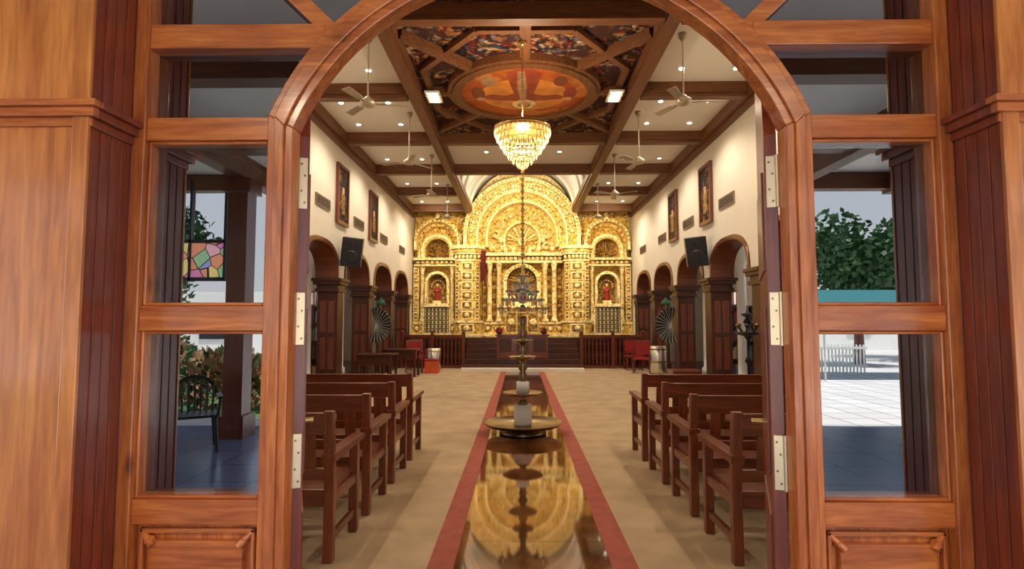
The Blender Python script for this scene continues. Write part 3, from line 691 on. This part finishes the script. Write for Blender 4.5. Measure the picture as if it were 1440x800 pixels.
b=MB(); b.lathe((0,0,0),[(.2,0),(.22,.02),(.22,.70),(.2,.72),(.05,.72)],STEEL,20)
for z in(.08,.62): b.lathe((0,0,z),[(.225,0),(.235,.02),(.225,.04)],BRASS,20)
b.obj('temple_drum',(-2.75,17.7,0))
b=MB(); b.box(-.2,.2,-.15,.15,0,.38,ORANGE); b.box(-.22,.22,-.17,.17,.38,.42,REDP); b.obj('red_box',(-2.72,17.15,0),bevel=.01)
b=MB(); b.lathe((0,0,0),[(.2,0),(.22,.02),(.22,.85),(.2,.87),(.05,.87)],STEEL,20)
for z in(.1,.42,.76): b.lathe((0,0,z),[(.222,0),(.235,.02),(.222,.04)],BRASSD,20)
b.obj('steel_drum',(3.75,15.9,0))
for s in(-1,1):
    b=MB(); b.cyl((0,0,0),(0,0,2.05),.018,None,8,BRASSD); b.lathe((0,0,0),[(.2,0),(.2,.04),(.04,.07)],BRASSD,16)
    n=17
    for k in range(n):
        t=-pi*.08+(pi*1.16)*k/(n-1); ca=math.sin(t)*s*-.42; c=math.cos(t)*.46
        b.cyl((s*.12,-.02,1.45),(s*.12+ca,-.08-.03*(k%2),1.45+c),.01,.045,6,BLACK)
        b.cyl((s*.12,-.06,1.45),(s*.12+ca,-.135-.03*(k%2),1.45+c),.005,.006,5,SILK)
    b.lathe((0,0,1.98),[(.13,0),(.12,.06),(.08,.12),(.03,.15),(.015,.2)],GREEN,16)
    b.obj('ceremonial_parasol',(s*3.74,14.95,0))
BC=[plain('book_'+str(i),c,.7) for i,c in enumerate([(.3,.05,.04),(.05,.1,.25),(.1,.2,.12),(.5,.4,.25),(.03,.03,.04)])]
def bookcase(loc):
    b=MB(); w=.45
    b.box(-w,-w+.03,-.15,.15,0,2.0,W_LEAF); b.box(w-.03,w,-.15,.15,0,2.0,W_LEAF); b.box(-w,w,.12,.15,0,2.0,W_LEAF)
    for z in(0,.5,1.0,1.5,1.97): b.box(-w,w,-.15,.15,z,z+.03,W_LEAF)
    for z in(.03,.53,1.03,1.53):
        x=-w+.05
        while x<w-.1:
            t=random.uniform(.025,.06); b.box(x,x+t,-.1,.1,z,z+random.uniform(.25,.4),random.choice(BC)); x+=t+.004
    return b.obj('bookcase',loc)
for s in(-1,1):
    for y in(13.3,18.5): bookcase((s*6.4,y,0-.012))
    bookcase((s*6.0,16.0,-.012))
b=MB(); b.box(-.3,.3,-.25,.25,0,.42,W_BENCH); b.box(-.32,.32,-.27,.27,.42,.47,W_BENCH); b.box(-.25,.25,-.262,-.25,.08,.36,W_RED); b.obj('wooden_chest',(3.6,12.9,0),bevel=.01)
b=MB(); b.box(-.3,.3,-.2,.2,0,.3,W_BENCH); b.box(-.24,.24,-.21,-.2,.05,.25,W_RED); b.obj('wooden_chest',(3.6,13.8,0),bevel=.01)

# ------------------------------------------------------------ DOORWAY
RC=1.893; RI=.978; RO=1.085; SP=2.263; HI=.905; HO=1.0; PX=1.458; EX=1.508; YB=2.125; DX=-.012
b=MB()
def arcpts(r,x,n=36):
    t0=math.acos(x/r); return [(r*math.cos(t0+(pi-2*t0)*k/n),RC+r*math.sin(t0+(pi-2*t0)*k/n)) for k in range(n+1)]
b.band(arcpts(RI,HI),arcpts(RO,HO),'Y',2.05,YB,W_FRAMEX)
b.band(arcpts(RI+.03,HI+.03),arcpts(RO-.028,HO-.028),'Y',2.037,2.05,W_FRAMEX)
for s in(-1,1):
    def B(x0,x1,y0,y1,z0,z1,m):
        a0,a1=sorted((s*x0,s*x1)); b.box(a0,a1,y0,y1,z0,z1,m)
    b.prism([(s*HI,0),(s*HO,0),(s*HO,RC+math.sqrt(RO*RO-HO*HO)),(s*HI,RC+math.sqrt(RI*RI-HI*HI))],'Y',2.05,YB,W_FRAME)
    hi2,ho2=HI+.03,HO-.028
    b.prism([(s*hi2,0),(s*ho2,0),(s*ho2,RC+math.sqrt((RO-.028)**2-ho2**2)),(s*hi2,RC+math.sqrt((RI+.03)**2-hi2**2))],'Y',2.037,2.05,W_FRAME)
    B(PX,EX,2.05,2.19,0,3.2,W_FRAME)
    for z0,z1 in((.826,.914),(1.515,1.607),(2.222,2.309),(0,.2)):
        B(HO,PX,2.06,2.16,z0,z1,W_FRAMEX)
    B(.80,PX,2.06,2.16,2.574,2.668,W_FRAMEX)
    B(.0,PX,2.06,2.16,3.08,3.2,W_FRAMEX)
    for z0,z1 in((.914,1.515),(1.607,2.222)):
        B(HO,HO+.012,2.075,2.15,z0,z1,W_FRAME); B(PX-.012,PX,2.075,2.15,z0,z1,W_FRAME)
        B(HO+.012,PX-.012,2.075,2.15,z0,z0+.012,W_FRAMEX); B(HO+.012,PX-.012,2.075,2.15,z1-.012,z1,W_FRAMEX)
    B(HO,PX,2.10,2.14,.2,.826,W_FRAME); B(HO+.06,PX-.06,2.075,2.10,.27,.765,W_FRAMEX)
    B(HO+.02,HO+.035,2.08,2.10,.22,.806,W_FRAME); B(PX-.035,PX-.02,2.08,2.10,.22,.806,W_FRAME); B(HO+.02,PX-.02,2.08,2.10,.79,.806,W_FRAMEX)
    for xx,q in((HO+.06,1),(PX-.06,-1)):
        b.cyl((s*xx,2.085,.765),(s*xx,2.066,.765),.018,.012,12,W_FRAMEX)
        b.cyl((s*(xx-q*.03),2.09,.795),(s*(xx+q*.015),2.07,.75),.010,.016,8,W_FRAMEX)
    for ang in(44,66):
        t=math.radians(ang); d=Vector((math.cos(t),math.sin(t))); n=Vector((-d.y,d.x))*.03
        p=Vector((0,RC))+d*(RO-.03); L_=(3.1-p.y)/d.y; L_=min(L_,(PX-p.x)/d.x); q=p+d*L_
        b.prism([(s*v.x,v.y) for v in(p+n,p-n,q-n,q+n)],'Y',2.065,2.155,W_FRAMEX)
b.obj('door_1',(DX,0,0),bevel=.004)
b=MB()
for s in(-1,1):
    for z0,z1,x0 in((.914,1.515,HO),(1.607,2.222,HO)):
        a0,a1=sorted((s*x0,s*PX)); b.box(a0,a1,2.118,2.122,z0,z1,GLASS)
    for z0,z1 in((2.309,2.574),(2.668,3.08)):
        pts=[]
        for k in range(13):
            z=z0+(z1-z0)*k/12; dz=z-RC; x=math.sqrt(max(RO*RO-dz*dz,0))-.01 if dz<RO else 0
            pts.append((s*max(x,0.0),z))
        b.prism(pts+[(s*PX,z1),(s*PX,z0)],'Y',2.118,2.122,GLASS)
b.obj('window_sidelight',(DX,0,0))
def leaf(s):
    b=MB(); w=.88; y0,y1=(0,.045) if s>0 else (-.045,0)
    top=[]
    for k in range(17):
        x=w*k/16; X=HI-.005-x; top.append((x,RC+math.sqrt(RI*RI-X*X)-.012))
    b.prism([(0,.01)]+top+[(w,.01)],'Y',y0,y1,W_RED)
    for z0,z1 in((.15,.8),(.95,1.6),(1.75,2.15)):
        for yy in((y0-.008,y0),(y1,y1+.008)):
            b.box(.13,w-.13,yy[0],yy[1],z0,z1,W_RED)
    for z in(.34,1.03,1.56,2.08):
        b.box(-.004,0,y0+.006,y1-.006,z-.1,z+.1,HINGE); 
        b.cyl((-.008,0,z-.1),(-.008,0,z+.1),.008,None,10,HINGE)
        for i,dz in enumerate((-.075,-.03,.03,.075)): b.cyl((-.003,(y0+y1)/2+(.006 if i%2 else -.006),z+dz),(-.006,(y0+y1)/2+(.006 if i%2 else -.006),z+dz),.0045,None,8,BRASSD)
    b.cyl((w-.08,y1 if s>0 else y0,1.05),(w-.08,(y1+.06) if s>0 else y0-.06,1.05),.012,None,8,BRASS)
    ang=math.atan2(.93,.36) if s>0 else math.atan2(.93,-.37)
    return b.obj('door_leaf',(DX+((HI+.004) if s>0 else -(HI+.018)),2.142,0),(0,0,ang),bevel=.003)
leaf(1); leaf(-1)
b=MB()
for s in(-1,1):
    def B(x0,x1,y0,y1,z0,z1,m):
        a0,a1=sorted((s*x0,s*x1)); b.box(a0,a1,y0,y1,z0,z1,m)
    B(EX+.022,3.0,1.85,1.999,0,3.6,W_FACE)
    B(EX+.022,1.60,1.86,2.19,0,3.2,W_RED)
    yb=1.85
    for i in range(5):
        B(EX,EX+.022,yb+.002,yb+.048,0,3.6 if yb<2 else 3.2,W_RED); yb+=.05
    B(EX-.004,EX+.05,1.835,1.85,0,3.6,W_FACE)
    for dz,w,h in((0,.012,.03),(.03,.03,.03),(.06,.045,.022)):
        B(EX-w,3.0,1.85-w,1.85,2.20+dz,2.20+dz+h,W_FRAMEX); B(EX-w,EX,1.85,2.05,2.20+dz,2.20+dz+h,W_RED)
b.box(-3,3,1.85,1.999,3.2,3.79,W_FRAMEX)
b.obj('trim_portal',(DX,0,0),bevel=.003)

# ------------------------------------------------------------ PORCH + OUTSIDE
b=MB(); b.box(-8,8,-4.3,2.0,-.2,0,PORCHF); b.obj('floor_porch')
b=MB(); b.box(-8,8,-4.6,1.85,3.8,4.0,WHITE); 
for y in(-4.4,-2.4,-.4): b.box(-8,8,y-.1,y+.1,3.55,3.8,W_BEAMX)
for x in(-5.6,-3.9,3.9,5.6): b.box(x-.1,x+.1,-4.5,1.85,3.5,3.8,W_BEAM)
b.obj('ceiling_porch')
for x in(-7.2,-3.9,5.75,7.6):
    b=MB(); b.box(x-.13,x+.13,-3.6,-3.34,0,3.49,W_LEAF); b.box(x-.18,x+.18,-3.65,-3.29,0,.3,W_LEAF); b.box(x-.18,x+.18,-3.65,-3.29,3.3,3.49,W_LEAF); b.obj('porch_column')
b=MB(); b.box(-5.6,-4.12,-3.5,-3.46,2.15,2.62,STAIN)
for x in(-5.6,-5.1,-4.6,-4.12): b.box(x-.015,x+.015,-3.52,-3.44,2.1,3.5,BLACK)
b.box(-5.6,-4.12,-3.52,-3.44,2.62,2.67,BLACK); b.box(-5.6,-4.12,-3.52,-3.44,2.1,2.15,BLACK); b.obj('stained_glass_panel')
b=MB(); b.box(-60,60,-60,60,-.35,-.2,PAVE); b.obj('ground')
b=MB(); b.box(-14,-3.2,-12,-5.3,-.2,-.17,GRASS); b.box(-14,-3.1,-5.3,-5.2,-.2,-.05,WHITEP); b.box(-3.2,-3.1,-12,-5.3,-.2,-.05,WHITEP); b.obj('garden_lawn')
b=MB()
for i in range(40): x=7+i*.12; b.box(x,x+.04,-15.55,-15.5,-.2,.75,WHITEP)
b.box(7,11.8,-15.58,-15.47,.6,.68,WHITEP); b.box(7,11.8,-15.58,-15.47,.0,.08,WHITEP); b.obj('white_fence')
b=MB(); b.box(8,40,-31,-30.5,-.2,5.2,WHITEP)
for i in range(8):
    b.box(9.5+i*3.4,11+i*3.4,-30.5,-30.4,.9,2.3,BLACK); b.box(9.5+i*3.4,11+i*3.4,-30.5,-30.4,3.3,4.5,BLACK)
b.box(8,40,-30.5,-30.2,2.7,2.9,GRILL)
b.obj('neighbour_building')
b=MB(); b.add([(8.8,-15,2.6),(13.5,-15,2.6),(13.5,-12.6,2.05),(8.8,-12.6,2.05),(8.8,-15,2.56),(13.5,-15,2.56),(13.5,-12.6,2.01),(8.8,-12.6,2.01)],[(0,1,2,3),(4,5,6,7),(0,1,5,4),(1,2,6,5),(2,3,7,6),(3,0,4,7)],TEAL)
for x in(8.85,13.45):
    for y,z in((-14.98,2.57),(-12.65,2.03)): b.cyl((x,y,-.2),(x,y,z),.03,None,8,STEEL)
b.obj('teal_canopy')
b=MB(); b.box(-30,-9,-20,-19.7,-.2,2.8,WHITEP)
for i in range(5): b.box(-28+i*3.6,-26.4+i*3.6,-19.7,-19.65,.8,2.2,BLACK)
b.obj('boundary_wall')
def shrub(name,loc,R,n,m,m2):
    b=MB()
    for k in range(n):
        u=Vector((random.gauss(0,1),random.gauss(0,1),random.gauss(0,1))).normalized()*R*random.uniform(.5,1); u.z=abs(u.z)*1.1
        d=u.normalized(); a=d.orthogonal().normalized()*.06
        a=Matrix.Rotation(random.random()*6,3,d)@a
        l=d*.16+Vector((0,0,random.uniform(-.08,.08)))
        p=Vector((0,0,.2))+u
        b.add([tuple(p),tuple(p+l*.5+a),tuple(p+l),tuple(p+l*.5-a)],[(0,1,2,3)],m if random.random()<.6 else m2)
    for k in range(6): b.cyl((0,0,0),(random.uniform(-.4,.4)*R,random.uniform(-.4,.4)*R,R*.9),.02,.01,5,W_LEAF)
    return b.obj(name,loc,fixn=False)
shrub('garden_shrub',(-5.75,-6.8,-.17),.9,1600,LEAFR,LEAFG); shrub('garden_shrub',(-7.8,-7.6,-.17),1.1,1800,LEAFG,LEAFR); shrub('garden_shrub',(-5.0,-9.2,-.17),1.0,1300,LEAFG,LEAFG); shrub('garden_shrub',(-9.5,-10,-.17),1.3,1500,LEAFG,LEAFR)
def tree(loc,h,R,n=3600):
    b=MB(); b.cyl((0,0,0),(0,0,h),.22,.12,10,W_LEAF)
    cl=[Vector((random.uniform(-.5,.5)*R,random.uniform(-.5,.5)*R,random.uniform(-.35,.45)*R)) for _ in range(7)]
    for k in range(n):
        u=Vector((random.gauss(0,1),random.gauss(0,1),random.gauss(0,1))).normalized()*R*.55*random.uniform(.4,1)
        a=Vector((random.gauss(0,1),random.gauss(0,1),random.gauss(0,1))).normalized()*.16; c=a.orthogonal().normalized()*.09
        p=Vector((0,0,h+R*.4))+u+random.choice(cl); b.add([tuple(p-a),tuple(p+c),tuple(p+a),tuple(p-c)],[(0,1,2,3)],LEAFG)
    return b.obj('leafy_tree',loc,fixn=False)
tree((13.6,-19,-.2),2.8,2.6); tree((19,-22,-.2),3,3.2); tree((-14,-16,-.2),3,2.6)
b=MB()
for x in(-.24,.24):
    b.cyl((x,-.22,0),(x*.9,-.18,.42),.02,None,8,BLACK); b.cyl((x,.26,0),(x*.85,.18,.42),.02,None,8,BLACK); b.cyl((x,-.2,.42),(x*1.1,-.2,.64),.018,None,8,BLACK); b.box(x*1.1-.03,x*1.1+.03,-.24,.2,.63,.655,BLACK)
b.box(-.24,.24,-.23,.2,.41,.44,BLACK)
for k in range(7):
    x=-.2+.4*k/6; b.cyl((x,.2,.43),(x*1.05,.3,.86-.03*abs(k-3)),.014,None,6,BLACK)
b.ring(0,.62,.22,.26,0.1,pi-.1,14,'Y',.29,.32,BLACK)
b.obj('plastic_chair',(-4.0,-2.65,0),(0,0,2.6))
for x in(-2.2,2.2):  # added fixtures and spots behind the camera, to brighten the door front
    b=MB(); b.lathe((x,-1.4,3.71),[(.12,0),(.14,.04),(.14,.08)],WHITEP,18); b.lathe((x,-1.4,3.69),[(.10,0),(.11,.02)],DOWN,18); b.obj('porch_fill_fixture')
    spot((x,-1.4,3.6),185,160,(1,.82,.62),r=.1,name='porch_fill_spot')

# ------------------------------------------------------------ light + world
su=bpy.data.lights.new('sun','SUN'); su.energy=14; su.color=(1,.96,.9); su.angle=.01
so=bpy.data.objects.new('sun',su); scene.collection.objects.link(so); so.rotation_euler=(math.radians(-12),math.radians(14),0)
w=bpy.data.worlds.new('World'); scene.world=w; w.use_nodes=True; nt=w.node_tree; bg=nt.nodes['Background']
# bright hazy tropical sky: near-white horizon, pale blue overhead
tc=nt.nodes.new('ShaderNodeTexCoord'); sx=nt.nodes.new('ShaderNodeSeparateXYZ'); nt.links.new(tc.outputs['Generated'],sx.inputs[0])
cr=ramp(nt,sx.outputs['Z'],[(.0,(.92,.95,1.0)),(.35,(.72,.84,1.0)),(1.0,(.38,.58,.95))])
nt.links.new(cr,bg.inputs[0]); bg.inputs[1].default_value=1.7

cd=bpy.data.cameras.new('camera'); cd.lens=20; cd.sensor_width=36; cd.clip_start=.05; cd.clip_end=300
co=bpy.data.objects.new('camera',cd); scene.collection.objects.link(co); co.location=(-.08,0,1.55)
co.rotation_euler=(math.radians(93.7),0,math.radians(.79)); scene.camera=co
